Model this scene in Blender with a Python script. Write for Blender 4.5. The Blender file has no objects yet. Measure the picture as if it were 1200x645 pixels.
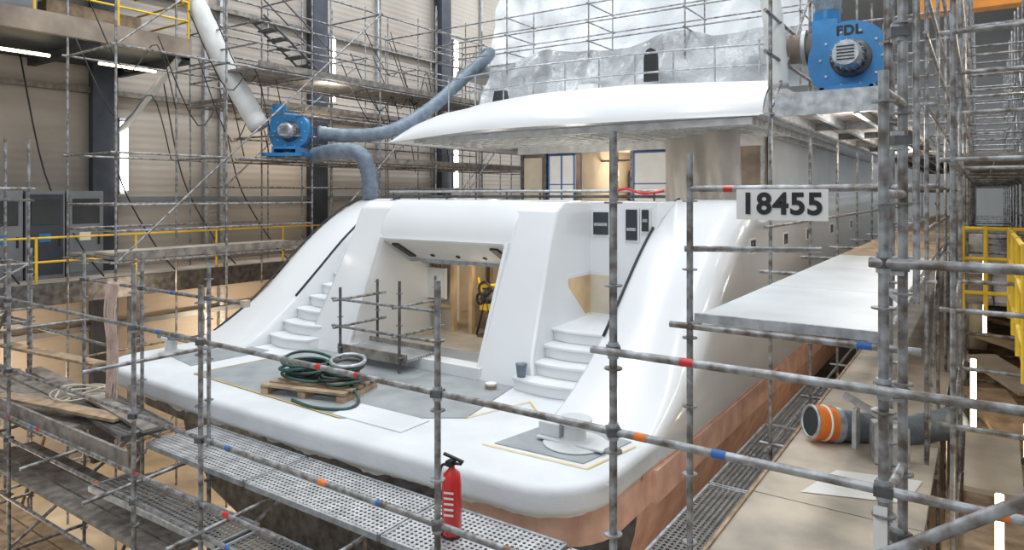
import bpy, bmesh, math, random
from mathutils import Vector, Matrix, noise
random.seed(7)
H=7.0
# ------------------------------------------------------------------ materials
M={}
def mat(name,col,rough=.5,metal=0,nscale=3,namt=.12,bump=0,bscale=40,coat=0,emit=None,es=0,alpha=1,trans=0,col2=None,bd=.03):
    m=bpy.data.materials.new(name); m.use_nodes=True
    nt=m.node_tree; p=nt.nodes['Principled BSDF']
    tc=nt.nodes.new('ShaderNodeTexCoord')
    nz=nt.nodes.new('ShaderNodeTexNoise'); nz.inputs['Scale'].default_value=nscale; nz.inputs['Detail'].default_value=6
    nt.links.new(tc.outputs['Object'],nz.inputs['Vector'])
    r=nt.nodes.new('ShaderNodeValToRGB')
    r.color_ramp.elements[0].position=.35; r.color_ramp.elements[1].position=.65
    r.color_ramp.elements[0].color=[max(0,c*(1-namt)) for c in (col2 or col)]+[1]
    r.color_ramp.elements[1].color=[min(1,c*(1+namt)) for c in col]+[1]
    nt.links.new(nz.outputs['Fac'],r.inputs['Fac']); nt.links.new(r.outputs['Color'],p.inputs['Base Color'])
    p.inputs['Roughness'].default_value=rough; p.inputs['Metallic'].default_value=metal
    if coat: p.inputs['Coat Weight'].default_value=coat; p.inputs['Coat Roughness'].default_value=.08
    if emit: p.inputs['Emission Color'].default_value=list(emit)+[1]; p.inputs['Emission Strength'].default_value=es
    if alpha<1: p.inputs['Alpha'].default_value=alpha
    if trans: p.inputs['Transmission Weight'].default_value=trans
    if bump:
        n2=nt.nodes.new('ShaderNodeTexNoise'); n2.inputs['Scale'].default_value=bscale; n2.inputs['Detail'].default_value=5
        nt.links.new(tc.outputs['Object'],n2.inputs['Vector'])
        b=nt.nodes.new('ShaderNodeBump'); b.inputs['Strength'].default_value=bump; b.inputs['Distance'].default_value=bd
        nt.links.new(n2.outputs['Fac'],b.inputs['Height']); nt.links.new(b.outputs['Normal'],p.inputs['Normal'])
    M[name]=m; return m
mat('white_gloss',(.80,.82,.84),.24,0,.7,.03,coat=.35)
mat('white_matte',(.78,.80,.82),.5,0,1.5,.05)
mat('deck_cover',(.71,.74,.77),.7,0,1.1,.07,bump=.4,bscale=5)
mat('white_sheet',(.74,.765,.79),.55,0,.8,.05,bump=.6,bscale=2,bd=.1)
mat('deck_gray',(.33,.355,.37),.6,0,2.5,.14)
mat('primer',(.76,.50,.41),.7,0,3,.10,col2=(.68,.40,.31))
mat('steel',(.35,.365,.385),.45,.55,11,.25,col2=(.20,.165,.14))
mat('steel_dark',(.13,.13,.135),.5,.5,7,.4)
mat('rusty',(.24,.155,.11),.7,.3,8,.4)
mat('galv',(.46,.48,.50),.42,.5,10,.25)
mat('rib',(.62,.63,.63),.5,.1,4,.15)
mat('wood',(.40,.29,.19),.75,0,5,.3,bump=.2)
mat('ply',(.55,.48,.39),.65,0,1.6,.16,col2=(.46,.41,.35))
mat('ply_warm',(.66,.47,.27),.6,0,2,.2)
mat('woodgray',(.25,.225,.20),.8,0,6,.35,bump=.3)
mat('blue',(.03,.22,.50),.35,.1,3,.15)
mat('bluetape',(.04,.16,.45),.6,0,3,.1)
mat('darkblue',(.05,.10,.25),.5,0,3,.1)
mat('yellow',(.80,.52,.03),.45,0,3,.12)
mat('red',(.60,.015,.015),.3,0,3,.08,coat=.5)
mat('orange',(.80,.20,.03),.5,0,4,.12)
mat('black',(.02,.02,.022),.5,0,4,.2)
mat('dark',(.035,.04,.045),.6,0,2,.3)
mat('hose',(.17,.215,.27),.5,.1,6,.2,bump=.4,bscale=20)
mat('hosegreen',(.035,.09,.075),.5,0,6,.3)
mat('pinkcable',(.58,.44,.38),.7,0,6,.2)
mat('paper',(.82,.82,.80),.7,0,4,.03)
mat('plastic',(.43,.45,.47),.33,0,.8,.05,bump=1.0,bscale=2.2,bd=.12,col2=(.30,.315,.33))
mat('film',(.52,.49,.44),.4,0,.9,.08,bump=.8,bscale=2.5,bd=.06,col2=(.40,.37,.33))
mat('brownpanel',(.29,.23,.18),.6,0,1.5,.35)
mat('insul',(.60,.54,.44),.7,0,1.2,.15)
mat('cab',(.22,.24,.26),.4,.2,2,.1)
mat('column',(.055,.065,.085),.5,.3,2,.2)
mat('glass',(.03,.035,.04),.08,0,2,.1,coat=.5)
mat('lamp',(1,1,1),.5,emit=(1,.97,.9),es=9)
mat('lampwarm',(1,.9,.7),.5,emit=(1,.8,.5),es=8)
mat('orangebeam',(.80,.32,.05),.5,0,2,.1)
mat('duct',(.68,.69,.68),.5,0,2,.1,bump=.5,bscale=6)
mat('deckwhite',(.64,.665,.68),.45,0,1.5,.08,bump=.3,bscale=3)
def grate(name,col,n,thr):
    m=mat(name,col,.45,.4,6,.2); nt=m.node_tree; p=nt.nodes['Principled BSDF']
    tc=nt.nodes.new('ShaderNodeTexCoord')
    a=nt.nodes.new('ShaderNodeVectorMath'); a.operation='MULTIPLY'; a.inputs[1].default_value=(n,n,0)
    f=nt.nodes.new('ShaderNodeVectorMath'); f.operation='FRACTION'
    s=nt.nodes.new('ShaderNodeVectorMath'); s.operation='SUBTRACT'; s.inputs[1].default_value=(.5,.5,0)
    l=nt.nodes.new('ShaderNodeVectorMath'); l.operation='LENGTH'
    g=nt.nodes.new('ShaderNodeMath'); g.operation='GREATER_THAN'; g.inputs[1].default_value=thr
    nt.links.new(tc.outputs['Object'],a.inputs[0]); nt.links.new(a.outputs[0],f.inputs[0]); nt.links.new(f.outputs[0],s.inputs[0])
    nt.links.new(s.outputs[0],l.inputs[0]); nt.links.new(l.outputs['Value'],g.inputs[0]); nt.links.new(g.outputs[0],p.inputs['Alpha'])
grate('grate',(.55,.56,.57),18,.29)
grate('gratedark',(.22,.215,.21),17,.30)
def wallmat(name,c1,c2,scale,axis='Z'):
    m=mat(name,c1,.6,0,.22,.06,col2=c2); nt=m.node_tree; p=nt.nodes['Principled BSDF']
    tc=nt.nodes.new('ShaderNodeTexCoord'); w=nt.nodes.new('ShaderNodeTexWave'); w.bands_direction=axis
    w.inputs['Scale'].default_value=scale
    nt.links.new(tc.outputs['Object'],w.inputs['Vector'])
    b=nt.nodes.new('ShaderNodeBump'); b.inputs['Strength'].default_value=.25; b.inputs['Distance'].default_value=.03
    nt.links.new(w.outputs['Fac'],b.inputs['Height']); nt.links.new(b.outputs['Normal'],p.inputs['Normal'])
wallmat('wall_beige',(.50,.455,.405),(.40,.35,.305),1.6)
wallmat('wall_gray',(.50,.52,.54),None,1.2,'X')
wallmat('wall_grayy',(.48,.50,.52),None,1.2,'Y')
mat('concrete',(.50,.44,.34),.7,0,.8,.25,bump=.1)
# ------------------------------------------------------------------ builder
class B:
    def __init__(s): s.v=[];s.f=[];s.m=[];s.s=[];s.ms=[];s.xf=None
    def mi(s,n):
        if n not in s.ms: s.ms.append(n)
        return s.ms.index(n)
    def add(s,vs,fs,m,sm=False):
        o=len(s.v)
        for q in vs:
            q=Vector(q); s.v.append(s.xf@q if s.xf else q)
        k=s.mi(m)
        for f in fs: s.f.append([i+o for i in f]); s.m.append(k); s.s.append(sm)
    def box(s,x0,x1,y0,y1,z0,z1,m):
        s.add([(x,y,z) for x in(x0,x1) for y in(y0,y1) for z in(z0,z1)],
          [(0,1,3,2),(4,6,7,5),(0,4,5,1),(2,3,7,6),(0,2,6,4),(1,5,7,3)],m)
    def obox(s,c,sz,m,rz=0,rx=0,ry=0):
        R=Matrix.Translation(c)@Matrix.Rotation(rz,4,'Z')@Matrix.Rotation(rx,4,'X')@Matrix.Rotation(ry,4,'Y')
        a,b,d=[q/2 for q in sz]
        s.add([R@Vector((x,y,z)) for x in(-a,a) for y in(-b,b) for z in(-d,d)],
          [(0,1,3,2),(4,6,7,5),(0,4,5,1),(2,3,7,6),(0,2,6,4),(1,5,7,3)],m)
    def tube(s,p,q,r,m,seg=9,r2=None):
        p=Vector(p);q=Vector(q);d=q-p
        if d.length<1e-5:return
        R=d.to_track_quat('Z','Y').to_matrix(); r2=r if r2 is None else r2
        vs=[];n=seg
        for i in range(n):
            a=2*math.pi*i/n; c=Vector((math.cos(a),math.sin(a),0))
            vs.append(p+R@(c*r)); vs.append(q+R@(c*r2))
        s.add(vs,[(2*i,2*((i+1)%n),2*((i+1)%n)+1,2*i+1) for i in range(n)],m,True)
        s.add([vs[2*i] for i in range(n)],[tuple(range(n))],m); s.add([vs[2*i+1] for i in range(n)],[tuple(range(n))],m)
    def path(s,pts,r,m,seg=8,sub=6,rib=0):
        P=[Vector(p) for p in pts]; Q=[]
        for i in range(len(P)-1):
            a=P[max(i-1,0)];b=P[i];c=P[i+1];d=P[min(i+2,len(P)-1)]
            for k in range(sub):
                t=k/sub; Q.append(.5*((2*b)+(c-a)*t+(2*a-5*b+4*c-d)*t*t+(3*b-a-3*c+d)*t**3))
        Q.append(P[-1]); vs=[];up=None
        for i,q in enumerate(Q):
            d=(Q[min(i+1,len(Q)-1)]-Q[max(i-1,0)]).normalized()
            if up is None: up=d.orthogonal().normalized()
            up=(up-d*up.dot(d)).normalized(); w=d.cross(up)
            rr=r*(1+(rib if i%2 else -rib))
            for k in range(seg):
                a=2*math.pi*k/seg; vs.append(q+(up*math.cos(a)+w*math.sin(a))*rr)
        fs=[(i*seg+k,i*seg+(k+1)%seg,(i+1)*seg+(k+1)%seg,(i+1)*seg+k) for i in range(len(Q)-1) for k in range(seg)]
        fs+=[tuple(range(seg)),tuple(range(len(vs)-seg,len(vs)))]
        s.add(vs,fs,m,True)
    def prism(s,prof,a,b,axis,m,sm=False):
        n=len(prof)
        def P(u,v,w): return {'X':(w,u,v),'Y':(u,w,v),'Z':(u,v,w)}[axis]
        vs=[P(u,v,a) for u,v in prof]+[P(u,v,b) for u,v in prof]
        s.add(vs,[tuple(range(n)),tuple(range(n,2*n))],m)
        s.add(vs,[(i,(i+1)%n,(i+1)%n+n,i+n) for i in range(n)],m,sm)
    def lathe(s,prof,o,m,axis=(0,0,1),seg=20):
        R=Vector(axis).to_track_quat('Z','Y').to_matrix();o=Vector(o);vs=[];n=seg
        for r,h in prof:
            for k in range(n):
                a=2*math.pi*k/n; vs.append(o+R@Vector((r*math.cos(a),r*math.sin(a),h)))
        s.add(vs,[(i*n+k,i*n+(k+1)%n,(i+1)*n+(k+1)%n,(i+1)*n+k) for i in range(len(prof)-1) for k in range(n)],m,True)
        s.add(vs[:n],[tuple(range(n))],m); s.add(vs[-n:],[tuple(range(n))],m)
    def torus(s,c,R,r,m,seg=28,axis=(0,0,1),jit=0):
        Q=Vector(axis).to_track_quat('Z','Y').to_matrix();c=Vector(c);vs=[];n=8
        for i in range(seg):
            a=2*math.pi*i/seg; j=1+jit*math.sin(3*a+c.z*40)
            for k in range(n):
                b=2*math.pi*k/n
                vs.append(c+Q@Vector(((R*j+r*math.cos(b))*math.cos(a),(R*j+r*math.cos(b))*math.sin(a),r*math.sin(b))))
        s.add(vs,[(i*n+k,((i+1)%seg)*n+k,((i+1)%seg)*n+(k+1)%n,i*n+(k+1)%n) for i in range(seg) for k in range(n)],m,True)
    def grid(s,fn,nu,nv,m,sm=True):
        vs=[fn(i/nu,j/nv) for i in range(nu+1) for j in range(nv+1)]
        s.add(vs,[(i*(nv+1)+j,(i+1)*(nv+1)+j,(i+1)*(nv+1)+j+1,i*(nv+1)+j+1) for i in range(nu) for j in range(nv)],m,sm)
    def post(s,x,y,z0,z1,r=.024,near=False,m='steel'):
        s.tube((x,y,z0),(x,y,z1),r,m,12 if near else 7)
        if near:
            z=z0+.25
            while z<z1:
                s.tube((x,y,z-.005),(x,y,z+.005),.055,'steel',12); z+=.5
    def clamp(s,p,r=.042):
        p=Vector(p); s.obox(p,(r*2,r*2,.05),'steel_dark',random.random()); s.tube(p-Vector((0,0,.05)),p+Vector((0,0,.05)),r*.8,'galv',8)
    def rail(s,p,q,r=.024,near=False,m='steel'):
        s.tube(p,q,r,m,12 if near else 6)
        if near:
            p=Vector(p);q=Vector(q)
            L=(q-p).length
            for k in range(int(L/1.3)):
                t=random.random(); c=p+(q-p)*t; d=(q-p).normalized()*random.uniform(.015,.05)
                s.tube(c-d,c+d,r*1.04,random.choice(['red','bluetape','orange','rusty','red']),12)
    def obj(s,name,bevel=0,parent=None,seg=2):
        me=bpy.data.meshes.new(name); me.from_pydata(s.v,[],s.f)
        for n in s.ms: me.materials.append(M[n])
        me.polygons.foreach_set('material_index',s.m); me.polygons.foreach_set('use_smooth',s.s)
        bm=bmesh.new(); bm.from_mesh(me); bmesh.ops.remove_doubles(bm,verts=bm.verts,dist=1e-5) if bevel else None
        bmesh.ops.recalc_face_normals(bm,faces=bm.faces); bm.to_mesh(me); bm.free()
        o=bpy.data.objects.new(name,me); bpy.context.collection.objects.link(o)
        if bevel:
            md=o.modifiers.new('bevel','BEVEL'); md.width=bevel; md.segments=seg; md.limit_method='ANGLE'; md.angle_limit=math.radians(30); md.harden_normals=False
            for p in me.polygons: p.use_smooth=True
            w=o.modifiers.new('wn','WEIGHTED_NORMAL'); w.keep_sharp=False
        if parent: o.parent=parent
        return o
def bays(b,xs,ys,z0,z1,led,decks=(),dm='woodgray',rails=(),diag=True,r=.024):
    for x in xs:
        for y in ys: b.post(x,y,z0,z1+random.uniform(-.2,.3),r)
    for z in led:
        for x in xs: b.rail((x,ys[0]-.1,z),(x,ys[-1]+.1,z),r)
        for y in ys: b.rail((xs[0]-.1,y,z),(xs[-1]+.1,y,z),r)
    for (z,ya,yb) in decks:
        w=(xs[-1]-xs[0]); n=max(2,int(w/.32))
        for i in range(n):
            yy=ya
            while yy<yb-.01:
                ye=min(yb,yy+2.4)
                b.box(xs[0]+w*i/n+.01,xs[0]+w*(i+1)/n-.01,yy+.01,ye-.01,z,z+.05,dm); yy=ye
        b.box(xs[-1]-.02,xs[-1]+.02,ya,yb,z,z+.15,'woodgray')
        for h in (.55,1.05):
            for x in (xs[0],xs[-1]): b.rail((x,ya,z+h),(x,yb,z+h),r)
            b.rail((xs[0],ya,z+h),(xs[-1],ya,z+h),r)
    if diag:
        for i in range(len(ys)-1):
            for j,zz in enumerate(led[:-1]):
                if (i+j)%2==0: b.tube((xs[-1]+.03,ys[i],zz),(xs[-1]+.03,ys[i+1],led[j+1]),r*.9,'steel',6)
XC=-7.7
# ------------------------------------------------------------------ room
FZ=-6.8
b=B(); b.box(-19.3,3.3,-6,62,FZ-.3,FZ,'concrete'); b.obj('floor')
b=B(); b.box(-19.3,-19,-6,62,FZ,14,'wall_beige'); b.obj('wall_port')
b=B(); b.box(3,3.3,-6,62,FZ,14,'wall_grayy'); b.obj('wall_starboard')
b=B(); b.box(-19.3,3.3,62,62.3,FZ,14,'wall_gray'); b.obj('wall_bow')
b=B(); b.box(-19.3,3.3,-6,62.3,14,14.3,'wall_gray'); b.obj('ceiling')
for y in (1.7,8.5,15.4,22,29,36,43):
    b=B(); b.box(-18.98,-18.5,y-.17,y+.17,FZ,14,'column'); b.box(-18.6,-18.45,y-.3,y+.3,FZ,14,'column'); b.obj('steel_column')
for y,z0,z1 in ((8.95,.1,1.9),(15.9,3.2,5.4),(22.6,.3,2.4),(22.6,4.5,6.5),(29.5,.5,2.5)):
    b=B(); b.tube((-18.4,y,z0),(-18.4,y,z1),.07,'lamp',10); b.box(-18.6,-18.47,y-.1,y+.1,z0-.1,z1+.1,'galv'); b.obj('fluorescent_wall_lamp')
b=B()
for z in (-3.5,-.2,2.6,5.5): b.box(-18.95,-18.8,-6,60,z,z+.14,'woodgray' if z>2 else 'cab')
for y in (5,11.5,12,18.5,25): b.box(-18.97,-18.85,y-.06,y+.06,FZ,12,'galv')
b.obj('wall_cable_tray')
# upper gallery
b=B(); b.box(-18.95,-15.6,-2,9.0,3.3,3.42,'dark'); b.box(-15.6,-15.45,-2,9.05,3.25,3.68,'brownpanel')
b.box(-18.9,-15.6,8.95,9.1,3.2,3.5,'dark')
for y in (1,3,5,7,9): b.box(-18.9,-15.6,y-.08,y+.08,3.1,3.3,'dark')
for z in (4.1,4.55,5.0): b.rail((-15.5,-2,z),(-15.5,9,z),.025,m='yellow'); b.rail((-15.5,9,z),(-18,9,z),.025,m='yellow')
for y in (1,2.6,4.2,5.8,7.4,9): b.post(-15.5,y,3.4,5.05,.028,m='yellow')
b.box(-18,-15.9,2,6,3.7,4.4,'cab'); b.box(-17.5,-16.5,6.4,8.4,3.45,4.2,'wood')
b.tube((-15.7,8.9,3.25),(-18.6,8.9,1.6),.08,'paper',8)
b.box(-18.9,-15.5,-2,9,5.9,6.15,'dark'); b.obj('upper_gallery')
b=B()
for y in (3,5.2,7.5): b.tube((-16.6,y,3.0),(-16.6,y+1.3,3.0),.035,'lampwarm',8)
b.obj('gallery_lamp_strip')
b=B(); b.box(-18.95,-16,-2,20,-2.1,-1.95,'ply'); b.box(-16,-15.85,-2,20,-2.3,-1.85,'steel_dark')
for y in range(0,21,4): b.box(-16.15,-15.9,y-.1,y+.1,FZ,-2.1,'steel_dark')
for z in (-1.4,-.9): b.rail((-15.95,2,z),(-15.95,20,z),.025,m='yellow')
for y in (2,4,6,8,10,12,14,16,18,20): b.post(-15.95,y,-1.95,-.88,.028,m='yellow')
b.obj('lower_gallery')
for i,y in enumerate((5.6,6.45,7.3)):
    b=B(); b.box(-18.3,-17.7,y,y+.8,-1.95,.08,'cab'); b.box(-17.71,-17.68,y+.04,y+.76,-1.85,0,'column' if i==1 else 'cab')
    b.box(-17.69,-17.66,y+.1,y+.7,-.7,-.1,'dark'); b.box(-17.68,-17.64,y+.66,y+.7,-1.2,-.95,'black'); b.box(-17.69,-17.66,y+.25,y+.5,-1.1,-.9,'paper' if i==2 else 'blue')
    b.obj('electrical_cabinet',.01)
# ------------------------------------------------------------------ yacht
yacht=bpy.data.objects.new('motor_yacht',None); bpy.context.collection.objects.link(yacht)
ZW=-3.06
def ztop(y):
    t=(y-7.15)/(11.3-7.15)
    if t<=0: return -2.82
    if t>=1: return -.1+ max(0,(y-20))*.012
    e=t-.06*math.sin(2*math.pi*t)
    return -2.82+2.72*min(1,max(0,e))
def section(y):
    zt=ztop(y); k=min(1,(zt-ZW+.02)/1.2); f=1 if y<32 else max(.03,math.cos((y-32)/18.5*math.pi/2))
    f2=1 if y<26 else max(.02,math.cos((y-26)/24*math.pi/2))
    bo=4.655+.045*min(1,max(0,(y-7)/1.0))
    R=.42*k; pts=[(3.3,-3.0),(3.3,zt-.04*k),(3.34,zt)]
    for i in range(9):
        a=math.pi/2*i/8; pts.append((bo-R+R*math.sin(a),zt-R+R*math.cos(a)))
    zl=zt-R
    for i in range(1,7): pts.append((bo,zl+(ZW-zl)*i/6))
    pr=[(bo,ZW),(4.65,-3.75),(4.45,-4.4),(3.6,-5.2),(2,-5.7),(0,-5.9)]
    return [(q*f,z) for q,z in pts],[(q*(f2*.98 if i>0 else f),z) for i,(q,z) in enumerate(pr)]
ys=[6.95+.2*i for i in range(24)]+[12,13,15,18,21,24,27,30,32,34,36,38,40,42,44,46,48,50]
b=B()
for sg in (1,-1):
    for idx,mt in ((0,'white_gloss'),(1,'primer')):
        S=[section(y)[idx] for y in ys]; n=len(S[0]); vs=[]
        for y,sec in zip(ys,S):
            for q,z in sec: vs.append((XC+sg*q,y,z))
        b.add(vs,[(i*n+k,(i+1)*n+k,(i+1)*n+k+1,i*n+k+1) for i in range(len(ys)-1) for k in range(n-1)],mt,True)
        if idx==1: b.add([(XC+sg*q,ys[0],z) for q,z in S[0]]+[(XC,ys[0],ZW)],[tuple(range(n+1))],'steel_dark')
for y in (11.1,13.3,15.3,18,21):
    b.box(XC+4.69,XC+4.715,y-.17,y+.17,-.95,-.7,'paper'); b.box(XC+4.7,XC+4.722,y-.13,y-.02,-.92,-.73,'glass'); b.box(XC+4.7,XC+4.722,y+.02,y+.13,-.92,-.73,'glass')
b.box(XC+4.64,XC+4.72,7.2,34,-3.46,-3.09,'primer')
b.obj('hull',parent=yacht)
def rr(x0,x1,y0,y1,r,n=8,bow=.12):
    P=[(x1,y1),(x0,y1)]
    for i in range(n+1):
        a=math.pi+math.pi/2*i/n; P.append((x0+r+r*math.cos(a),y0+r+r*math.sin(a)))
    for i in range(1,16): P.append((x0+r+(x1-x0-2*r)*i/16,y0-bow*math.sin(math.pi*i/16)))
    for i in range(n+1):
        a=1.5*math.pi+math.pi/2*i/n; P.append((x1-r+r*math.cos(a),y0+r+r*math.sin(a)))
    return P
b=B(); b.prism(rr(XC-4.68,XC+4.68,5.45,12,.75),-3.1,-2.8,'Z','deck_cover'); b.obj('swim_platform',.085,yacht,4)
b=B(); Q=rr(XC-4.62,XC+4.62,5.53,7.2,.75)[1:]+[(XC+4.62,7.2)]
Q2=[]
for (a0,b0),(a1,b1) in zip(Q,Q[1:]):
    nn=max(1,int(math.hypot(a1-a0,b1-b0)/.06))
    for k in range(nn): Q2.append((a0+(a1-a0)*k/nn,b0+(b1-b0)*k/nn))
vs=[];L=5
for i,(x,y) in enumerate(Q2):
    h=.11+.04*noise.noise(Vector((x*2,y*2,0)))+.03*noise.noise(Vector((x*9,y*9,1)))
    for k in range(L):
        w=.05*(k/L)*noise.noise(Vector((x*6,y*6,k*.3))); vs.append((x+w,y+w+.05*k/L,-3.04-h*k/(L-1)))
b.add(vs,[(i*L+k,(i+1)*L+k,(i+1)*L+k+1,i*L+k+1) for i in range(len(Q2)-1) for k in range(L-1)],'deck_cover',True)
b.obj('fabric_skirt',parent=yacht)
b=B(); b.prism(rr(XC-4.4,XC+2.8,5.9,7.2,.8),-3.5,-3.09,'Z','steel_dark'); b.prism(rr(XC+2.5,XC+4.64,5.7,7.25,.7,bow=0),-3.47,-3.09,'Z','primer')
b.prism([(-10.1,5.95),(-6.6,5.8),(-5.3,6.7),(-5.6,8.2),(-9.9,8.3)],-2.8,-2.788,'Z','deck_gray')
b.prism([(-4.5,6.2),(-3.4,6.25),(-3.25,7.1),(-4.3,7.3)],-2.8,-2.788,'Z','deck_gray')
b.prism([(-11.7,6.4),(-10.6,6.2),(-10.5,7.6),(-11.8,7.6)],-2.8,-2.79,'Z','deck_gray')
def line(p,q,w=.018,m='yellow',z=-2.785):
    p=Vector(p);q=Vector(q);d=(q-p).normalized();nn=Vector((-d.y,d.x))*w/2
    b.add([(*(p+nn),z),(*(q+nn),z),(*(q-nn),z),(*(p-nn),z)],[(0,1,2,3)],m)
for p,q in (((-10.1,5.95),(-6.6,5.8)),((-5.3,6.7),(-5.0,7.7)),((-10.1,5.95),(-9.9,8.0)),((-4.6,6.1),(-3.3,6.15)),((-3.3,6.15),(-3.15,7)),((-5,7.7),(-4.5,7.2))): line(p,q)
b.box(-6.8,-5.6,5.85,6.35,-2.8,-2.784,'deck_cover'); b.obj('deck_coating',parent=yacht)
prof=[(8.15,-2.82),(8.3,-2.4),(9.05,-.75),(9.28,-.25),(9.5,-.12),(11.3,-.12),(11.3,-2.82)]
b=B()
def pillar(xa,xb):
    n=len(prof); w=[1.35,1.17,1,1,1,1,1.]
    vs=[(xa,y,z) for y,z in prof]+[((xb+(xb-xa)*(w[i]-1)),y,z) for i,(y,z) in enumerate(prof)]
    b.add(vs,[tuple(range(n)),tuple(range(n,2*n))]+[(i,(i+1)%n,(i+1)%n+n,i+n) for i in range(n)],'white_gloss')
pillar(-6.3,-5.5); pillar(-9.1,-9.95)
b.obj('transom_pillars',.045,yacht,4)
b=B(); b.prism([(9.04,-.84),(9.08,-.55),(9.3,-.24),(9.5,-.1),(10.9,-.1),(10.9,-.84)],-9.2,-6.2,'X','white_gloss'); b.obj('transom_beam',.035,yacht,3)
b=B()
b.prism([(8.2,-2.8),(8.14,-2.8),(8.96,-.78),(9.02,-.78)],-9.16,-9.1,'X','white_matte'); b.prism([(8.2,-2.8),(8.14,-2.8),(8.96,-.78),(9.02,-.78)],-6.3,-6.24,'X','white_matte')
b.box(-9.2,-6.2,8.15,8.45,-2.8,-2.62,'white_matte'); b.box(-9.1,-6.3,8.45,9.1,-2.8,-2.66,'deck_gray')
b.prism([(8.97,-.8),(9.0,-.84),(9.75,-1.24),(9.72,-1.18)],-9.05,-6.35,'X','paper')
for x in (-8.85,-6.62): b.obox((x,9.33,-1.035),(.16,.55,.04),'black',rx=-.49)
for x in (-8.3,-7.7,-7.1): b.obox((x,9.5,-1.12),(.06,.06,.03),'black',rx=-.49)
b.box(-9.05,-6.35,9.7,9.74,-1.28,-1.16,'galv')
b.obj('garage_hatch',parent=yacht)
b=B()
b.box(-9.9,-5.7,9.1,13.4,-2.75,-2.68,'ply'); b.box(-9.9,-5.7,9.75,13.4,-.84,-.8,'ply'); b.box(-9.9,-9.8,9.1,13.4,-2.7,-.8,'insul'); b.box(-5.8,-5.7,9.1,13.4,-2.7,-.8,'insul')
b.box(-9.9,-5.7,13.3,13.4,-2.7,-.8,'ply_warm')
for x in (-9.6,-8.9,-8.2,-7.5,-6.8,-6.1): b.box(x-.05,x+.05,13.1,13.3,-2.7,-.8,'ply')
b.box(-9.8,-8.5,10.4,10.46,-2.68,-.84,'insul'); b.box(-8.05,-7.4,11.2,11.26,-2.68,-1.3,'ply_warm'); b.box(-7.1,-6.3,11.9,11.96,-2.68,-.84,'ply_warm')
for x in (-9.75,-9.3,-8.9,-8.5,-8.05): b.box(x-.04,x+.04,10.3,10.4,-2.68,-.84,'brownpanel' if x<-8.6 else 'ply_warm')
for z in (-2.2,-1.5): b.box(-9.8,-8.5,10.33,10.4,z-.03,z+.03,'ply_warm')
b.box(-9.15,-8.62,10.25,10.3,-2.05,-1.45,'paper'); b.box(-7.45,-7.35,11.1,11.2,-2.68,-.84,'ply')
b.box(-8.4,-8.1,10.9,11.6,-2.68,-2.1,'wood'); b.box(-6.9,-6.2,10.9,11.5,-2.68,-2.2,'darkblue'); b.box(-7.05,-6.85,10.6,10.8,-2.68,-2.35,'bluetape')
b.box(-9.3,-7.9,10.1,10.16,-1.35,-1.3,'galv'); b.box(-6.9,-6.6,11.8,11.88,-1.7,-1.2,'dark')
b.obj('garage_interior',parent=yacht)
b=B(); b.xf=Matrix.Translation((-7.65,10.4,-2.68))@Matrix.Scale(.8,4)@Matrix.Translation((7.2,-10.2,2.74))
b.box(-7.4,-7.0,9.95,10.4,-2.74,-2.68,'steel_dark'); b.tube((-7.2,10.2,-2.7),(-7.2,10.2,-1.75),.06,'steel_dark'); b.lathe([(.02,0),(.2,.02),(.23,.1),(.2,.2),(.1,.24)],(-7.2,10.2,-1.9),'steel_dark')
b.torus((-7.2,9.98,-1.6),.16,.03,'black',axis=(0,1,0)); b.torus((-7.35,10.0,-1.85),.12,.03,'black',axis=(.3,1,0)); b.tube((-7.5,10.1,-1.6),(-6.95,10.1,-1.5),.04,'yellow'); b.tube((-7.35,10.1,-1.8),(-7.4,10.0,-1.35),.03,'yellow')
b.box(-7.35,-7.05,9.98,10.05,-2.1,-1.95,'yellow'); b.tube((-7.45,10.0,-2.7),(-7.15,10.0,-1.7),.025,'black'); b.tube((-6.95,10.0,-2.7),(-7.2,10.0,-1.7),.025,'black')
for k in range(5): b.tube((-7.2,10.2,-1.7),(-7.2+.3*math.cos(k*1.3),10.1,-1.7+.25*math.sin(k*1.3)),.022,'steel_dark')
b.obj('workshop_machine')
def steps(b,x0,x1,y0,dy,z0,rise,n,yend,bul=.22):
    for i in range(n):
        y=y0+dy*i; P=[(x1,yend),(x0,yend)]+[(x0+(x1-x0)*k/8,y-bul*math.sin(math.pi*k/8)) for k in range(9)]
        z=z0+rise*(i+1); b.prism(P,z-rise,z-.045,'Z','white_gloss'); 
        P2=[(x1,yend),(x0,yend)]+[(x0+(x1-x0)*k/8,y-.035-bul*math.sin(math.pi*k/8)) for k in range(9)]
        b.prism(P2,z-.045,z,'Z','white_matte')
b=B(); steps(b,-11.02,-9.9,8.0,.31,-2.8,.2,9,11.4,.12); b.obj('port_stairs',.012,yacht)
b=B(); steps(b,-5.55,-4.4,8.1,.3,-2.8,.19,4,10.4,.1); b.obj('starboard_stairs',.012,yacht)
b=B()
b.box(-5.55,-4.3,10.35,11.3,-2.05,-.12,'white_gloss')
b.box(-11.0,-4.4,11.25,16,-1.1,-1.0,'ply')
b.box(-11.05,-9.9,11.2,11.4,-3,-1.05,'white_matte')
b.obj('side_bulkhead',.02,yacht)
b=B()
b.box(-5.5,-5.485,9.5,10.33,-2.05,-1.3,'white_matte'); b.box(-5.487,-5.478,9.58,10.34,-2.0,-1.36,'ply_warm')
b.box(-5.48,-4.95,10.335,10.352,-2.05,-1.3,'white_matte'); b.box(-5.48,-5.0,10.325,10.34,-2.0,-1.36,'insul')
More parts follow.
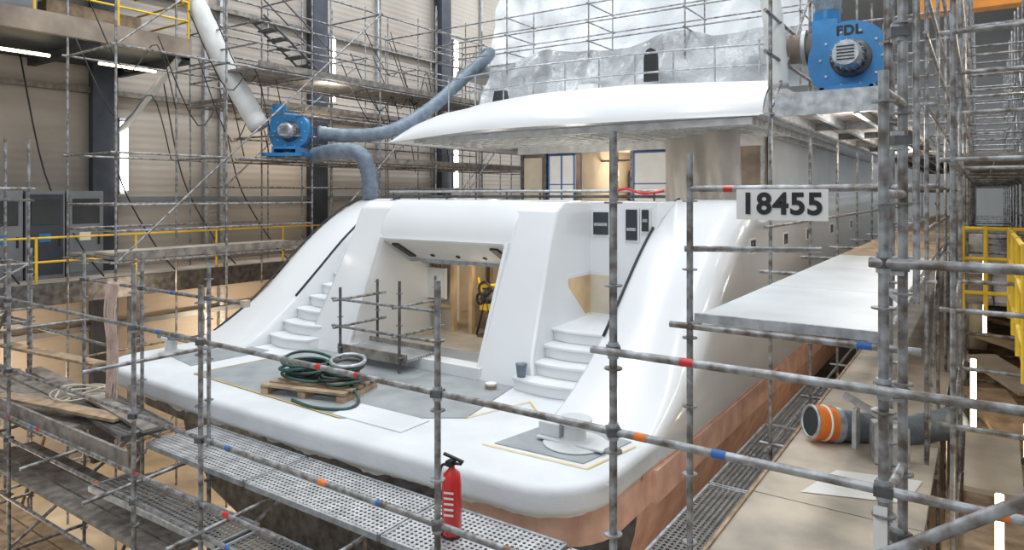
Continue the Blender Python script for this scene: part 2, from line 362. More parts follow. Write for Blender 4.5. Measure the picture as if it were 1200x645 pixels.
for x0,x1,z0,z1 in ((-5.42,-5.14,-.68,-.3),(-4.82,-4.62,-.75,-.25),(-4.54,-4.42,-.6,-.25)):
    b.box(x0-.03,x1+.03,10.325,10.345,z0-.03,z1+.03,'paper'); b.box(x0,x1,10.31,10.33,z0,z1,'glass')
    b.box(x0+.02,x1-.02,10.3,10.32,z0+.15,z0+.2,'galv')
b.obj('locker_openings',parent=yacht)
b=B()
for sx in (1,-1):
    pts=[(XC+sx*3.34,y,ztop(y)+.02) for y in (8.6,9.2,9.8,10.4,11,11.5)]
    b.path(pts,.022,'black',6,3)
b.path([(XC-4.5,y,ztop(y)+.0) for y in (7.6,8.5,9.5,10.5,11.3)],.02,'black',6,3)
b.obj('edge_protection',parent=yacht)
b=B()
for z,m in ((.06,'galv'),(-.04,'steel_dark')): b.tube((-11.3,11.45,z),(-4.6,11.45,z),.028,m)
for i in range(9): b.tube((-11.2+i*.8,11.45,-.12),(-11.2+i*.8,11.45,.06),.02,'steel_dark')
b.path([(-5.6,11.4,.04),(-5.3,11.35,.1),(-5.0,11.4,.02),(-4.6,11.4,.06)],.025,'red')
b.obj('cockpit_rail',parent=yacht)
# superstructure main deck
ZS=1.38
b=B()
b.box(-10.6,-9.75,15.9,16.1,-1,ZS,'brownpanel'); b.box(-9.75,-8.75,15.9,16.05,-1,ZS,'brownpanel'); b.box(-7.25,-4.0,15.95,16.1,-1,ZS,'brownpanel')
b.box(-10.6,-10.5,16,34,-1,ZS,'white_matte'); b.box(-4.1,-4,16,40,-1,ZS,'white_matte')
b.box(-8.75,-7.25,19,19.1,-1,ZS,'ply'); b.box(-8.75,-7.25,16,19,1.2,1.25,'ply'); b.box(-8.8,-8.7,16,19,-1,ZS,'insul'); b.box(-7.3,-7.2,16,19,-1,ZS,'insul')
b.tube((-8.2,17,-1),(-8.2,17,1.3),.04,'steel'); b.box(-8.1,-7.7,18.2,18.8,-1,.0,'brownpanel'); b.tube((-7.6,16.6,-1),(-7.6,16.6,1.3),.03,'steel'); b.box(-8.7,-7.3,17,17.1,.9,.95,'steel_dark'); b.box(-8.6,-8.0,18.6,18.9,-.6,.7,'dark')
for x0,x1 in ((-9.68,-8.85),(-7.2,-6.27)):
    b.box(x0,x1,15.82,15.88,-.95,1.06,'paper')
    for xa in (x0,x1-.05)+(((x0+x1)/2-.015,) if x0<-8 else ()): b.box(xa,xa+.04,15.8,15.83,-.95,1.06,'bluetape')
    for za in (1.03,.25,-.3): b.box(x0,x1,15.8,15.83,za,za+.03,'bluetape')
for x in (-6.2,-5.5,-4.8,-4.1): b.box(x,x+.08,15.85,15.95,-1,1.3,'galv')
for x in (-10.55,-9.8): b.box(x,x+.06,15.8,15.9,-1,1.3,'steel_dark')
b.box(-10.5,-9.9,15.85,15.9,-.8,1.0,'insul'); b.box(-10.6,-4,15.7,15.85,1.1,ZS,'rib')
b.box(-6.1,-4.1,15.86,15.9,.1,.16,'steel_dark')
b.obj('deckhouse',parent=yacht)
b=B()
b.grid(lambda u,v:(-6.15+u*2.4,15.3-2.2*u+.08*math.sin(u*20+v*3),-1+v*2.34),24,6,'film')
b.obj('plastic_curtain',parent=yacht)
def zb(u): return 1.26+.15*min(1,u*3)
def zf(x):
    t=(x+12.0)/8.8
    K=[(0,1.27),(.03,1.45),(.08,1.68),(.16,1.92),(.28,2.09),(.45,2.2),(.7,2.22),(1,2.12)]
    for (a,p),(c,q) in zip(K,K[1:]):
        if t<=c: return p+(q-p)*(t-a)/(c-a)
    return 2.12
def ye(u): return 12.05+.45*u-.35*math.sin(math.pi*u)
def fas(u,v):
    x=-12.0+8.8*u; z=zb(u)+(zf(x)-zb(u))*v
    return (x,ye(u)+.7*v**2*min(1,u*4+.1),z)
b=B(); b.grid(fas,60,10,'white_gloss')
n=60
lip=[Vector((-12+8.8*i/n,ye(i/n),zb(i/n))) for i in range(n+1)]
inn=[Vector((p.x,13.0,1.4)) for p in lip]; fwd=[Vector((p.x,34,1.4)) for p in lip]
b.add(lip+inn+fwd,[(i,i+1,i+n+2,i+n+1) for i in range(n)]+[(i+n+1,i+n+2,i+2*n+3,i+2*n+2) for i in range(n)],'galv')
top=[Vector(fas(i/n,1)) for i in range(n+1)]
vs=top+[Vector((p.x,max(18,p.y),p.z)) for p in top]
b.add(vs,[(i,i+1,i+n+2,i+n+1) for i in range(n)],'white_matte')
b.prism([(12.5,1.4),(12.8,1.8),(13.4,2.1),(40,2.3),(40,1.4)],-3.22,-3.18,'X','white_gloss')
b.prism([(12.05,1.26),(13.0,1.3),(16,2.05),(30,2.2),(30,1.26)],-12.02,-11.98,'X','white_gloss')
for i in range(23): 
    x=-11.4+.36*i; b.box(x-.03,x+.03,12.6,22,1.28,1.4,'rib')
for y in (12.6,12.95,13.3,13.7,14.1,14.6,15.1,15.6): b.box(-11.6,-3.4,y-.035,y+.035,1.27,1.4,'rib')
for i in range(22):
    for y in (12.78,13.12,13.5,13.9,14.35,14.85): b.box(-11.33+.36*i,-11.1+.36*i,y-.1,y+.1,1.385,1.397,'column')
b.obj('upper_deck_overhang',parent=yacht)
b=B()
for z in (2.5,2.9):
    b.path([(-11,13.4,z),(-9,13.0,z),(-7,13.0,z),(-5,13.2,z),(-3.4,13.6,z)],.02,'galv',6,4)
for i in range(10):
    x=-11+.84*i; b.tube((x,13.2,2.05),(x,13.2,2.91),.018,'galv',6)
b.obj('upper_deck_railing',parent=yacht)
def sheet(x0,x1,y,z0,z1,name,m,lean=0,sc=1,amp=.12,curve=0):
    b=B()
    def fn(u,v):
        x=x0+(x1-x0)*u; z=z0+(z1-z0)*v; nn=noise.noise(Vector((x*sc,z*sc*.6,y)))*amp+noise.noise(Vector((x*3,z*2,y)))*amp*.4
        zt=z+nn*.3*v
        if name=='plastic_sheeting': zt+=.18*v*math.sin(x*1.9)*abs(math.sin(x*.8))
        return (x,y+lean*v+nn+curve*(u-.5)**2,zt)
    b.grid(fn,70,24,m); return b.obj(name,parent=yacht)
sheet(-10.9,-3.4,14.2,2.1,3.55,'plastic_sheeting','plastic',.7,1.0,.45)
sheet(-12.6,-3.0,17.2,3.2,9.5,'white_shrink_wrap','white_sheet',.3,.5,.6,.06)
b=B(); b.box(-12.4,-3.2,15.2,22,3.3,3.42,'white_matte'); b.box(-12.3,-3.1,15.1,15.25,3.25,3.5,'galv')
P=[(-6.05,2.45)]+[(-5.9+.15*math.cos(a),2.95+.22*math.sin(a)) for a in [math.pi*(1-k/6) for k in range(7)]]+[(-5.75,2.45)]
b.prism(P,13.85,13.95,'Y','black'); b.box(-10.9,-3.4,15.15,15.2,2.1,3.3,'deckwhite'); 
b.prism([(-10.2,2.15),(-9.7,2.15),(-9.8,2.6),(-10.1,2.6)],13.9,14.05,'Y','dark')
b.box(-7.6,-7.2,13.7,14.1,2.1,2.5,'paper')
b.obj('sun_deck',parent=yacht)
b=B()
bays(b,[-12.6,-10.2,-7.8,-5.4,-3.0],[14.6,15.9],2.2,5.2,[3.7,4.15,4.6],diag=False,r=.018)
b.obj('upper_deck_scaffold')
# ------------------------------------------------------------------ deck items
b=B()
b.xf=Matrix.Translation((-7.75,6.45,-2.787))@Matrix.Rotation(.25,4,'Z')
for x in (-.62,0,.62): b.box(x-.06,x+.06,-.42,.42,0,.1,'wood')
for y in (-.36,-.18,0,.18,.36): b.box(-.68,.68,y-.06,y+.06,.1,.13,'wood')
for x in (-.62,0,.62): b.box(x-.06,x+.06,-.42,.42,.075,.1,'wood')
b.obj('wooden_pallet')
b=B(); b.xf=Matrix.Translation((-7.75,6.45,-2.65))
for k in range(9):
    b.torus((-.25+.06*math.sin(k*2.1),.03*math.cos(k*3),.04+.028*k),.3+.05*math.sin(k*1.7),.022,'hosegreen' if k%3 else 'black',jit=.08,axis=(.1*math.sin(k),.1*math.cos(k),1))
for k in range(6):
    b.torus((.35+.05*math.sin(k*2.1),.1,.03+.03*k),.24+.04*math.sin(k),.02,'hosegreen' if k%2 else 'black',jit=.1)
b.torus((.25,.3,.26),.24,.03,'galv',axis=(.1,-.1,1)); b.torus((.25,.3,.2),.22,.03,'steel_dark',axis=(.1,-.1,1))
b.path([(.5,.1,.03),(.9,-.1,-.1),(1.0,-.4,-.12),(.6,-.6,-.12),(.1,-.55,-.12)],.022,'hosegreen')
b.path([(-.5,.1,.03),(-.85,.3,-.1),(-1.0,.7,-.12),(-.4,.9,-.12)],.02,'black')
b.obj('hose_coil')
for p in ((-3.75,6.7,-2.787),):
    b=B(); b.lathe([(.36,0),(.36,.02),(.2,.03),(.13,.06),(.12,.2),(.19,.24),(.2,.28),(.12,.3)],p,'deckwhite',seg=24)
    b.box(p[0]-.42,p[0]+.42,p[1]-.16,p[1]+.16,p[2]+.02,p[2]+.05,'deckwhite'); b.box(p[0]-.42,p[0]-.15,p[1]-.1,p[1]+.1,p[2]+.05,p[2]+.2,'deckwhite')
    b.obj('mooring_bollard',.01)
for p in ((-11.75,6.5,-2.79),):
    b=B(); b.lathe([(.2,0),(.2,.03),(.1,.05),(.1,.22),(.16,.26),(.16,.3)],p,'deckwhite'); b.box(p[0]-.25,p[0]+.25,p[1]-.12,p[1]+.12,p[2]+.25,p[2]+.33,'hose'); b.obj('mooring_bollard',.01)
b=B(); b.lathe([(.06,0),(.08,.17),(.085,.17),(.085,.19),(.04,.2)],(-5.42,8.12,-2.61),'hose'); b.obj('paint_bucket')
b=B(); b.lathe([(.08,0),(.085,.05),(.09,.05)],(-5.8,7.9,-2.788),'wood'); b.lathe([(.07,.0),(.08,.03)],(-5.8,7.9,-2.738),'paper'); b.obj('paint_tray')
b=B()
for x,y,zt in ((-8.8,7.75,-1.55),(-7.45,7.75,-1.35),(-8.8,8.6,-1.5),(-7.45,8.6,-1.35)): b.post(x,y,-2.79,zt,near=True,m='steel_dark')
for z in (-1.75,-2.2): b.rail((-9,7.75,z),(-6.6,7.75,z)); b.rail((-8.8,7.6,z),(-8.8,8.8,z)); b.rail((-7.45,7.6,z),(-7.45,8.8,z))
b.box(-8.9,-7.35,7.8,8.5,-2.62,-2.58,'grate'); b.box(-8.9,-7.35,7.78,7.82,-2.66,-2.5,'woodgray'); b.box(-8.9,-7.35,8.5,8.54,-2.66,-2.5,'woodgray')
b.obj('access_scaffold')
# ------------------------------------------------------------------ front scaffold
b=B(); Y0=3.74
for x,zt in ((-12.6,-.95),(-10.8,-.9),(-7.5,-.75),(-6.23,-.88),(-3.22,-.62),(-1.83,.38),(-.39,.6),(1.2,.3)):
    b.post(x,Y0,FZ,zt,near=True)
    for z in (-1.43,-2.38,-3.3,-5): b.clamp((x,Y0,z))
b.rail((-13.5,Y0+.05,-1.43),(2,Y0-.02,-1.43),near=True)
b.rail((-13.5,Y0+.05,-2.38),(-.9,Y0,-2.38),near=True); b.rail((-1.95,Y0-.05,-.94),(2,Y0-.05,-.94),near=True)
b.rail((-.45,Y0-.03,-.33),(2,Y0-.03,-.33),near=True); b.rail((-13,Y0,-3.0),(-5,Y0,-3.0),near=True); b.rail((-13,Y0,-3.3),(2,Y0,-3.3),near=True)
b.rail((-13,Y0,-5.0),(1,Y0,-5.0)); b.rail((-13,Y0,-4.1),(-4,Y0,-4.1))
for x in (-1.83,-.39): b.clamp((x,Y0,-.94))
b.clamp((-.39,Y0,-.33)); b.box(-.43,-.37,Y0-.035,Y0-.03,-1.75,-1.5,'paper')
b.obj('guardrail_scaffold')
b=B(); Y1=4.85
for x,zt in ((-14.5,0.6),(-13.1,-.9),(-11.2,-.85),(-9.5,-.8),(-7.9,-.85)):
    b.post(x,Y1,FZ,zt,near=True)
    for z in (-1.29,-3.15): b.clamp((x,Y1,z))
b.post(-1.76,4.86,FZ,.3,near=True); b.post(-3.4,5.1,FZ,-3.2,near=True); b.post(-5.4,5.1,FZ,-3.2,near=True)
b.rail((-11.2,Y1,-1.29),(-7.15,Y1,-1.29),near=True); b.obox((-7.15,Y1,-1.29),(.08,.08,.08),'insul')
b.rail((-15,Y1,-2.2),(-10.5,Y1,-2.2)); b.rail((-15,Y1,-.1),(-13,Y1,-.1))
for x in (-14.5,-13.1,-11.2,-9.5,-7.9,-6.23,-4.8,-3.22,-1.8):
    b.rail((x,3.4,-3.3),(x,5.2,-3.2)); b.rail((x,3.5,-5.0),(x,5,-5.0)); 
for x in (-13.1,-11.2,-7.9): b.rail((x,3.4,-1.9),(x,5.0,-1.9))
for x in (-14.5,-11.2,-7.9,-5.4): b.tube((x,3.8,-5.0),(x+1.6,4.8,-3.3),.024,'steel',8); b.tube((x,4.9,-6.7),(x+1.8,4.9,-4),.024,'rusty',8)
b.tube((-12.6,3.75,-3.2),(-10.8,3.75,-1.5),.024,'steel_dark',8)
b.rail((-13,5.0,-3.35),(-2,5.0,-3.35)); b.rail((-13,5,-5),(-2,5,-5))
b.obj('support_scaffold')
b=B()
def gr(x0,x1,y0,y1,z,m='grate',rz=0,th=.05,fr='galv'):
    c=((x0+x1)/2,(y0+y1)/2,z)
    b.obox(c,(x1-x0,y1-y0,.008),m,rz)
    for s in (-1,1):
        q=Matrix.Rotation(rz,3,'Z')@Vector((0,s*(y1-y0)/2,0)); b.obox((c[0]+q.x,c[1]+q.y,z-.02),(x1-x0,.03,.06),fr,rz)
        q=Matrix.Rotation(rz,3,'Z')@Vector((s*(x1-x0)/2,0,0)); b.obox((c[0]+q.x,c[1]+q.y,z-.02),(.03,y1-y0,.06),fr,rz)
    k=1
    while k*.5<(x1-x0):
        q=Matrix.Rotation(rz,3,'Z')@Vector((k*.5-(x1-x0)/2,0,0)); b.obox((c[0]+q.x,c[1]+q.y,z-.03),(.03,y1-y0,.04),'steel_dark',rz); k+=1
for x0,x1 in ((-4.5,-3.05),(-6.55,-4.55),(-8.6,-6.6)):
    gr(x0,x1,4.9,5.28,-3.12); gr(x0,x1,4.45,4.86,-3.12)
gr(-3.0,-1.95,4.45,4.86,-3.12); gr(-3.0,-1.95,4.9,5.28,-3.15)
gr(-3.2,-1.95,3.9,4.4,-3.16,rz=.04)
gr(-6.2,-3.5,3.85,4.4,-3.5,'gratedark',fr='galv'); gr(-8.8,-6.3,3.9,4.4,-3.5,'gratedark',.03,fr='galv')
gr(-10.9,-8.7,4.35,4.95,-3.0,'gratedark',-.12,fr='steel_dark')
b.obj('perforated_platform')
b=B()
for i in range(5): b.obox((-12.2+.1*i,3.95+.27*i,-3.12),(4.3,.24,.05),'woodgray',-.02*i)
b.obox((-10.0,3.86,-2.98),(4.2,.04,.2),'woodgray'); b.obox((-12.5,4.9,-2.6),(2.8,.22,.04),'wood',.1,0,.0)
for i in range(3): b.obox((-9.6,3.9+.25*i,-3.85),(5.0,.22,.05),'woodgray')
b.obox((-10.6,4.25,-2.95),(2.6,.22,.04),'wood',.18); b.obox((-9.6,4.6,-2.93),(2.2,.22,.04),'woodgray',-.12)
for i in range(4): b.obox((-10.5,3.8+.27*i,-5.2),(8,.24,.05),'wood')
b.obj('scaffold_planks')
b=B(); p=(-3.98,4.82,-3.11)
b.lathe([(.075,0),(.09,.02),(.09,.5),(.075,.57),(.03,.61),(.025,.64)],p,'red',seg=24)
b.box(p[0]-.03,p[0]+.03,p[1]-.05,p[1]+.03,p[2]+.64,p[2]+.69,'black'); b.obox((p[0]+.02,p[1],p[2]+.71),(.2,.03,.02),'black',.3,0,.3); b.obox((p[0]+.02,p[1],p[2]+.66),(.16,.03,.015),'black',.3)
b.path([(p[0],p[1]-.03,p[2]+.64),(p[0]-.09,p[1]-.04,p[2]+.62),(p[0]-.11,p[1]-.06,p[2]+.38),(p[0]-.1,p[1]-.05,p[2]+.14)],.013,'black')
b.tube((p[0]-.1,p[1]-.05,p[2]+.17),(p[0]-.1,p[1]-.05,p[2]+.0),.02,'black',8,.03)
for k in range(5):
    b.obox((p[0]+.092*math.cos(-1.2),p[1]+.092*math.sin(-1.2),p[2]+.22+.05*k),(.09,.004,.018),'paper',-1.2+math.pi/2)
b.lathe([(.093,.0),(.093,.02)],p,'black')
b.obj('fire_extinguisher')
b=B()
for k in range(7):
    x=-10.35+.05*k; b.path([(x,4.8,-1.25),(x+.03*math.sin(k),4.75,-1.7),(x-.02,4.8,-2.2),(x+.05*math.cos(k),4.75,-2.9)],.013,'pinkcable')
b.obj('cable_bundle')
b=B()
for k in range(8): b.torus((-11.0+.25*math.sin(k*1.9),4.75+.12*math.cos(k*2.3),-3.03+.02*k),.28+.07*math.sin(k),.014,'insul',jit=.15,axis=(.15*math.sin(k),.15*math.cos(2*k),1))
b.obj('rope_pile')
b=B(); b.path([(-3.2,4.1,-3.05),(-2.9,4.3,-2.75),(-2.4,4.0,-2.6),(-1.95,3.78,-2.4)],.012,'black'); b.path([(-3.5,4.6,-3.09),(-3.1,4.3,-3.0),(-2.6,4.5,-3.02),(-2.2,4.3,-3.0)],.012,'black')
b.obj('black_cable')
# ------------------------------------------------------------------ starboard walkway
b=B()
y=2.2
while y<38: b.box(-1.9,-.42,y,y+2.42,-3.06,-3.0,'ply'); y+=2.44
b.box(-1.93,-1.9,2.2,38,-3.1,-2.98,'wood')
gr(-2.6,-2.0,5.4,7.8,-3.36,'gratedark'); gr(-2.6,-2.0,7.85,10.3,-3.36,'gratedark'); gr(-2.55,-2.0,10.35,13,-3.36,'gratedark')
b.add([(-1.5,7.3,-2.992),(-.6,7.6,-2.992),(-.5,8.3,-2.992),(-1.3,8.1,-2.992)],[(0,1,2,3)],'paper'); b.obj('starboard_walkway')
b=B()
y=4.86; k=0
while y<34:
    b.box(-1.70,-.55,y,y+2.0,-.91,-.88,'deckwhite' if k<3 else 'wood'); y+=2.02; k+=1
b.box(-1.72,-.5,4.84,4.87,-.93,-.865,'galv'); b.rail((-1.9,4.83,-.96),(-.3,4.83,-.96),near=True); b.rail((-1.74,4.8,-.95),(-1.74,34,-.95)); b.rail((-.52,4.8,-.93),(-.52,34,-.93))
b.rail((-1.76,4.86,.04),(-.35,4.86,.04),near=True); b.rail((-1.8,4.86,-.4),(-.95,5.3,-.4))
ysr=[8.85+2.4*i for i in range(12)]
for y in ysr:
    b.post(-2.17,y,-6.8,4.6,.024); b.post(-.5,y,-6.8,5,.024)
    for z in (-.97,.1,1.0,3.1,-3.12): b.rail((-2.3,y,z),(-.4,y,z))
for x in (-2.17,-.5):
    for z in (-3.15,-.4,.1,.98,1.75,2.25,3.1): b.rail((x,8.6,z),(x,36,z))
for i in range(0,11,2):
    b.tube((-2.15,ysr[i],1.1),(-2.15,ysr[i+1],3.1),.022,'steel',6); b.tube((-.5,ysr[i],-3),(-.5,ysr[i+1],-1),.022,'steel',6)
y=8.9
while y<36: 
    b.box(-2.05,-.8,y+.02,y+1.98,1.04,1.1,'woodgray'); y+=2.0
    b.box(-2.05,-.8,y-.06,y+.02,.94,1.04,'steel_dark')
for x in (-2.05,-1.65,-1.2,-.82): b.box(x-.03,x+.03,8.8,36,.94,1.04,'galv')
b.box(-2.1,-.76,8.78,8.84,.96,1.24,'galv')
b.obj('side_scaffold')
b=B()
b.post(-.36,4.35,FZ,1.2,.026,True); b.post(-.48,4.86,FZ,3.4,.026,True)
for z in (-2.6,-1.9,-1.1,-.4,.3,.9): b.clamp((-.38,4.35,z),.05)
b.tube((-.9,3.3,-1.95),(.3,3.25,-1.05),.027,'steel',12); b.tube((-.5,3.6,-2.2),(.8,3.5,-1.6),.026,'steel_dark',12)
b.rail((-.36,4.35,-.6),(-.48,4.86,-.6),near=True)
for z in (-1.5,-2.0,-2.7,.0,.5): b.rail((-.39,3.74,z),(-.36,4.35,z),near=True)
for x in (-.62,-.44): b.tube((x,6.5,-.9),(x,6.5,5),.026,'steel',10)
for i in range(20): b.tube((-.62,6.5,-.8+.28*i),(-.44,6.5,-.8+.28*i),.014,'steel',6)
for z in (.6,1.4,2.2): b.clamp((-.62,6.5,z))
b.obj('scaffold_standard')
b=B()
yy=[7.0+2.4*i for i in range(14)]
bays(b,[-.2,.85],yy,FZ,5.5,[-5,-3.2,-2,-1,0.3,1.4,2.4,3.4],decks=[(.45,10,30),(-1.6,12,36)],dm='woodgray')
b.obj('scaffold_tower')
b=B()
for z in (-.45,-.85,-1.3): b.rail((-.2,10.9,z),(.8,10.9,z),.028,m='yellow'); b.rail((.3,7.2,z),(.3,10.9,z),.024,m='yellow')
for x in (-.2,.05,.3,.55,.8): b.post(x,10.9,-1.6,-.42,.028,m='yellow')
for y in (7.2,8.4,9.6): b.post(.3,y,-1.6,-.42,.026,m='yellow')
b.box(.32,.6,7.2,10.8,-1.66,-1.6,'galv')
b.obj('yellow_guardrail')
b=B()
b.box(-.3,2.9,5,40,-3.35,-3.25,'wood'); b.box(1.2,1.3,8,30,-3.25,1,'insul'); b.box(-.35,-.3,14,22,-3.0,-1.5,'insul')
for k in range(8): b.obox((.1+.1*k,9+1.6*k,-2.9+.15*(k%3)),(.5,1.2,.06),'wood' if k%2 else 'ply',.3*k,.2)
b.obj('lower_service_deck')
b=B()
b.path([(-.1,16,-3),(-.12,16.2,-1.8),(-.1,16.4,-.8)],.2,'duct',12,8,.04)
b.obj('ventilation_hose')
for x,y,z0,z1 in ((.12,6.7,-3.1,-2.4),(-.08,10,-2.9,-2.0),(.05,15,-2.5,-1.2),(-.9,20,-.2,.4),(.35,7.8,-2.4,-2.1)):
    b=B(); b.tube((x,y,z0),(x,y,z1),.03,'lampwarm' if z0<-2 else 'lamp',8); b.obox((x,y,z0-.03),(.1,.1,.06),'black'); b.obj('work_lamp')
b=B(); b.box(-1.4,3,22,22.35,5.0,5.5,'orangebeam'); b.box(-1.4,3,21.9,22.45,4.95,5.0,'orangebeam'); b.box(-1.4,3,21.9,22.45,5.5,5.55,'orangebeam'); b.obj('crane_beam')
b=B(); ax=Vector((-.75,-.65,.15)).normalized(); o=Vector((-1.5,9.0,-2.78))
b.lathe([(.2,-.06),(.2,.26)],o,'orange',ax,24); b.lathe([(.215,-.08),(.215,.0)],o,'galv',ax,24); b.lathe([(.165,.1),(.165,.262)],o,'dark',ax,24); b.torus(o+ax*.26,.185,.02,'galv',axis=ax)
b.torus(o+ax*.1,.2,.014,'paper',axis=ax)
b.path([o,o-ax*.4,o-ax*.8+Vector((.1,0,-.0)),o-ax*1.4+Vector((.2,.3,.15))],.18,'hose',16,8,.04)
b.obj('flexible_duct')
b=B(); b.obox((-1.05,8.7,-2.45),(.6,.05,.08),'galv',.2,0,.5); b.obox((-1.2,8.8,-2.7),(.05,.3,.45),'galv'); b.obox((-.85,8.7,-2.78),(.35,.3,.42),'galv',.3); b.obj('duct_bracket',.01)
sg=B(); sg.box(-1.41,-.82,4.82,4.828,-.175,.035,'paper')
so=sg.obj('number_sign')
def text(s,loc,size,par,off=.006,m='black',rz=0):
    cu=bpy.data.curves.new('lettering','FONT'); cu.body=s; cu.size=size; cu.align_x='CENTER'; cu.align_y='CENTER'; cu.extrude=.001; cu.offset=off; cu.space_character=1.08
    t=bpy.data.objects.new('lettering',cu); bpy.context.collection.objects.link(t); t.location=loc; t.rotation_euler=(math.pi/2,0,rz); cu.materials.append(M[m]); t.parent=par
text('18455',(-1.115,4.815,-.07),.2,so,.0065)
def blower(name,loc,rz,R,txt=False):
    b=B(); b.xf=Matrix.Translation(loc)@Matrix.Rotation(rz,4,'Z')
    P=[]
    for i in range(32):
        a=-math.pi/2+2*math.pi*i/32; r=R*(.82+.22*i/32); P.append((r*math.cos(a),r*math.sin(a)))
    P.append((.1,-R*1.04)); 
    b.prism(P,-.2,.25,'Y','blue')
    P2=[(x*1.05,z*1.05) for x,z in P]; b.prism(P2,-.22,-.19,'Y','blue'); b.prism(P2,.24,.27,'Y','blue')
    b.lathe([(R*.5,0),(R*.48,.06),(R*.4,.07)],(0,-.21,0),'steel_dark',(0,-1,0),24)
    b.lathe([(.17,0),(.17,.34),(.15,.36),(.15,.4)],(0,-.25,0),'galv',(0,-1,0),20)
    for k in range(16):
        a=2*math.pi*k/16; b.obox((.18*math.cos(a),-.42,.18*math.sin(a)),(.03,.26,.008),'galv',0,0,-a)
    for k in range(5): b.obox((0,-.66,-.08+.04*k),(.2,.01,.012),'black')
    b.box(-.3,.3,-.62,.2,-R*.62-.14,-R*.62-.08,'blue')
    for x in (-.3,.26): 
        b.box(x,x+.05,-.62,.26,-R-.1,-R*.62-.1,'blue')
    b.box(-.5,.5,-.7,-.63,-R-.12,-R-.04,'blue'); b.box(-.5,.5,.25,.32,-R-.12,-R-.04,'blue'); b.box(-.5,-.43,-.7,.3,-R-.12,-R-.04,'blue'); b.box(.43,.5,-.7,.3,-R-.12,-R-.04,'blue')
    b.box(-R*.95,-R*.35,-.18,.23,R*.3,R*1.1,'blue')
    b.tube((-R*.65,.02,R*1.05),(-R*.65,.02,R*1.35),.17,'blue',16)
    for k in range(10):
        a=2*math.pi*k/10; b.tube((R*.72*math.cos(a),-.225,R*.72*math.sin(a)),(R*.72*math.cos(a),-.24,R*.72*math.sin(a)),.018,'galv',6)
    o=b.obj(name)
    if txt: text('FDL',(loc[0]-.02,loc[1]-.23,loc[2]+R*.72),.17,o,.006,'black')
    return o
blower('centrifugal_blower',(-1.38,9.9,1.75),0,.5,True)
blower('centrifugal_blower',(-13.85,10.7,1.52),.6,.5)
b=B(); b.tube((-2.25,9.95,2.0),(-1.85,10,2.0),.2,'brownpanel',18); b.tube((-2.0,9.95,2.0),(-1.95,9.95,2.0),.24,'galv',18); b.path([(-1.7,10,2.4),(-1.72,10.1,3.0),(-1.6,10.3,3.6),(-1.5,10.5,4.4)],.17,'hose',14,8,.04)
b.obj('blower_duct')
b=B(); b.path([(-2.4,9.6,3.6),(-2.35,9.5,2.8),(-2.25,9.4,2.1),(-2.2,9.4,1.4)],.13,'duct',14,8,.03); b.obj('white_duct')
b=B(); b.box(-1.9,-1.2,9.0,9.1,1.1,1.22,'wood'); b.obj('timber_block')
b=B(); b.path([(-13.3,11.0,1.5),(-12.9,11.6,1.45),(-12.2,12.4,1.6),(-11.9,13.6,2.3),(-11.6,14.6,3.2),(-11.3,15.2,3.8),(-11.3,15.3,4.0)],.17,'hose',16,10,.05); b.obj('suction_hose')
b=B(); b.path([(-13.4,11.0,.95),(-12.6,11.0,1.02),(-12.05,11.2,.95),(-11.85,11.3,.5),(-11.85,11.35,-.1)],.19,'hose',16,10,.05); b.obj('suction_hose')
b=B(); b.path([(-16.4,9.1,5.6),(-15.7,9.3,4.6),(-15.0,9.7,3.0),(-14.3,10.1,1.6)],.25,'duct',16,8,.03); b.obj('white_duct')
# ------------------------------------------------------------------ port scaffolds
b=B()
bays(b,[-15.5,-13.5],[6.4,8.7,11,13.3,15.6,17.9,20.2,22.5],FZ,5.5,[-5.5,-3.4,-1.3,.8,2.85,4.9],decks=[(-1.25,6.4,11),(.85,10.2,20.2),(2.9,9.5,22.5)])
b.box(-14.6,-13.6,6.5,10.8,-1.19,-1.14,'ply')
b.obj('scaffold_tower')
b=B()
bays(b,[-18,-16.4],[10.5,13,15.5,18,20.5,23],-1.95,6,[.2,2.4,4.4],decks=[(2.5,10.5,23)],diag=True); b.obj('scaffold_tower')
b=B()
bays(b,[-14.6,-13.6],[3.2,5.0],FZ,.9,[-5,-3.2,-2.2,-1.2,0.1]); b.obj('scaffold_tower')
b=B()
for s in (-14.9,-14.3): b.tube((s,10.2,4.35),(s,12.3,2.95),.03,'steel_dark',8); b.tube((s,10.2,5.2),(s,12.3,3.8),.02,'steel_dark',8)
for k in range(8): b.obox((-14.6,10.3+.27*k,4.25-.18*k),(.6,.24,.04),'steel_dark')
b.obj('scaffold_stair')
b=B()
for k in range(14):
    x=-15.6+random.random()*2; y=6+random.random()*10; z=3+random.random()*2
    b.path([(x,y,z),(x+.3,y+.7,z-1.2-random.random()),(x+.1,y+1.5,z-1),(x,y+2,z-2.4)],.014,'black',5,5)
for k in range(5):
    y=5+k*1.7; b.path([(-18.7,y,3.3),(-18.4,y+.4,0.5),(-17.5,y+.8,-1.2),(-16.8,y+1,-1.9)],.02,'black',5,5)
b.obj('hanging_cables')
for y in (9,13,17,21,25,30):
    b=B(); b.box(-9,-6.4,y-.25,y+.25,FZ,-5.92,'wood'); b.box(-9.2,-6.2,y-.35,y+.35,FZ,FZ+.2,'steel_dark'); b.obj('keel_block')
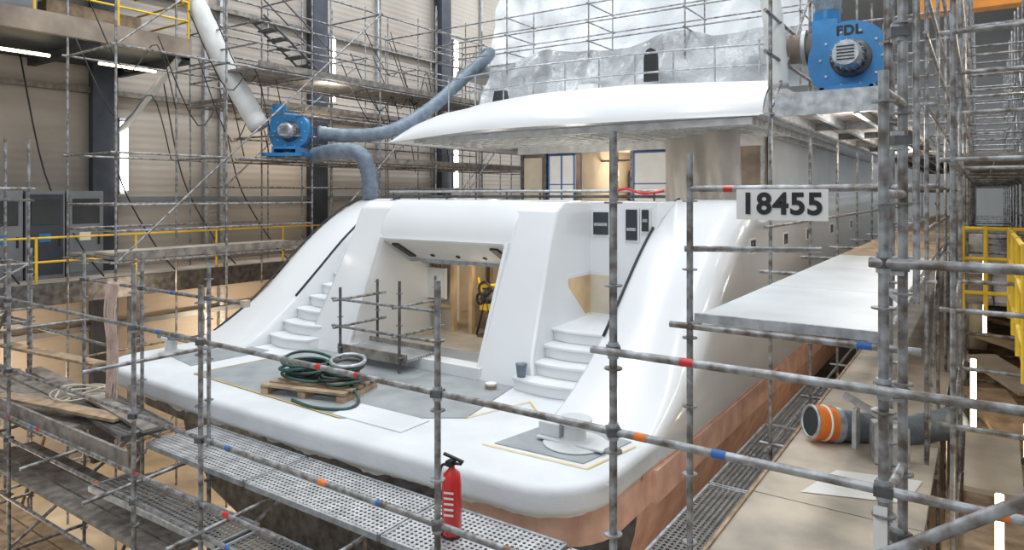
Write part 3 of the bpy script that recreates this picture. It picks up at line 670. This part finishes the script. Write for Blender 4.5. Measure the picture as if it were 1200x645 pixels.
# ------------------------------------------------------------------ lights
LM=1.18
def area(name,loc,rot,sx,sy,e,col=(1,1,1)):
    l=bpy.data.lights.new(name,'AREA'); l.shape='RECTANGLE'; l.size=sx; l.size_y=sy; l.energy=e*LM; l.color=col
    o=bpy.data.objects.new(name,l); o.location=loc; o.rotation_euler=rot; bpy.context.collection.objects.link(o)
def point(name,loc,e,col,r=.15):
    l=bpy.data.lights.new(name,'POINT'); l.energy=e*LM; l.color=col; l.shadow_soft_size=r
    o=bpy.data.objects.new(name,l); o.location=loc; bpy.context.collection.objects.link(o)
for i,y in enumerate((2,13,26,42)):
    for x in (-5,-13): area('hall_and_fill_light',(x,y,12.5),(0,0,0),1.2,9,((430,520,720,700)[i] if x>-10 else (560,740,1000,900)[i]),(.94,.975,1))
area('hall_and_fill_light',(-3,-4,7),(math.radians(62),0,math.radians(20)),5,3,240,(.95,.98,1))
area('hall_and_fill_light',(2.0,8,9),(0,math.radians(35),0),1.2,9,300,(.95,.98,1)); area('hall_and_fill_light',(1.2,26,9),(0,0,0),1.2,12,500,(.95,.98,1))  # added, unseen fill over the starboard side to brighten it
warm=(1,.80,.56)
for p,e in (((-17.5,6,-4),120),((-17.5,12,-4),140),((-13,3,-5),60),((-17.3,14,1.6),45),((-15,8,-2.2),35),((-1.2,6,-5),40),((1.5,10,-2),50),((-17,18,-3.5),120),((-12.6,9,-4.5),60),((0.5,14,-4.5),60),((-1.3,14,.7),15),((.6,12,2),40)): point('work_and_fill_light',p,e,warm)
for p,e in (((-7.3,9.9,-1.3),20),((-7.6,12.5,-1.4),32),((-7.9,17.5,.6),36)): point('work_and_fill_light',p,e,(1,.86,.66),.25)
for p,e in (((-14,12,2.6),30),((-17,4,2.9),30),((-8,14.3,.2),42),((-5.2,14.6,.4),22),((-10.2,14,.3),20),((-1.3,9.5,.75),24),((-1.3,13,.75),30),((-1.3,18,.75),30),((-1.2,7,-1.05),12),((-1.2,12,-1.05),16)): point('work_and_fill_light',p,e,(1,.95,.88))  # added fill points brighten the overhang underside, bulkhead, starboard hull and port side
w=bpy.data.worlds.new('World'); bpy.context.scene.world=w; w.use_nodes=True
w.node_tree.nodes['Background'].inputs[0].default_value=(.88,.94,1,1); w.node_tree.nodes['Background'].inputs[1].default_value=.48
# ------------------------------------------------------------------ camera
cam=bpy.data.cameras.new('Camera'); cam.lens=24; cam.sensor_width=36; cam.shift_y=-.0788; cam.clip_end=200
co=bpy.data.objects.new('Camera',cam); bpy.context.collection.objects.link(co)
co.rotation_euler=(math.pi/2,0,math.atan(550/800)); co.location=(0,0,0); bpy.context.scene.camera=co
bpy.context.scene.view_settings.view_transform='Standard'
for o in bpy.data.objects:
    if o.parent is None: o.location.z+=H
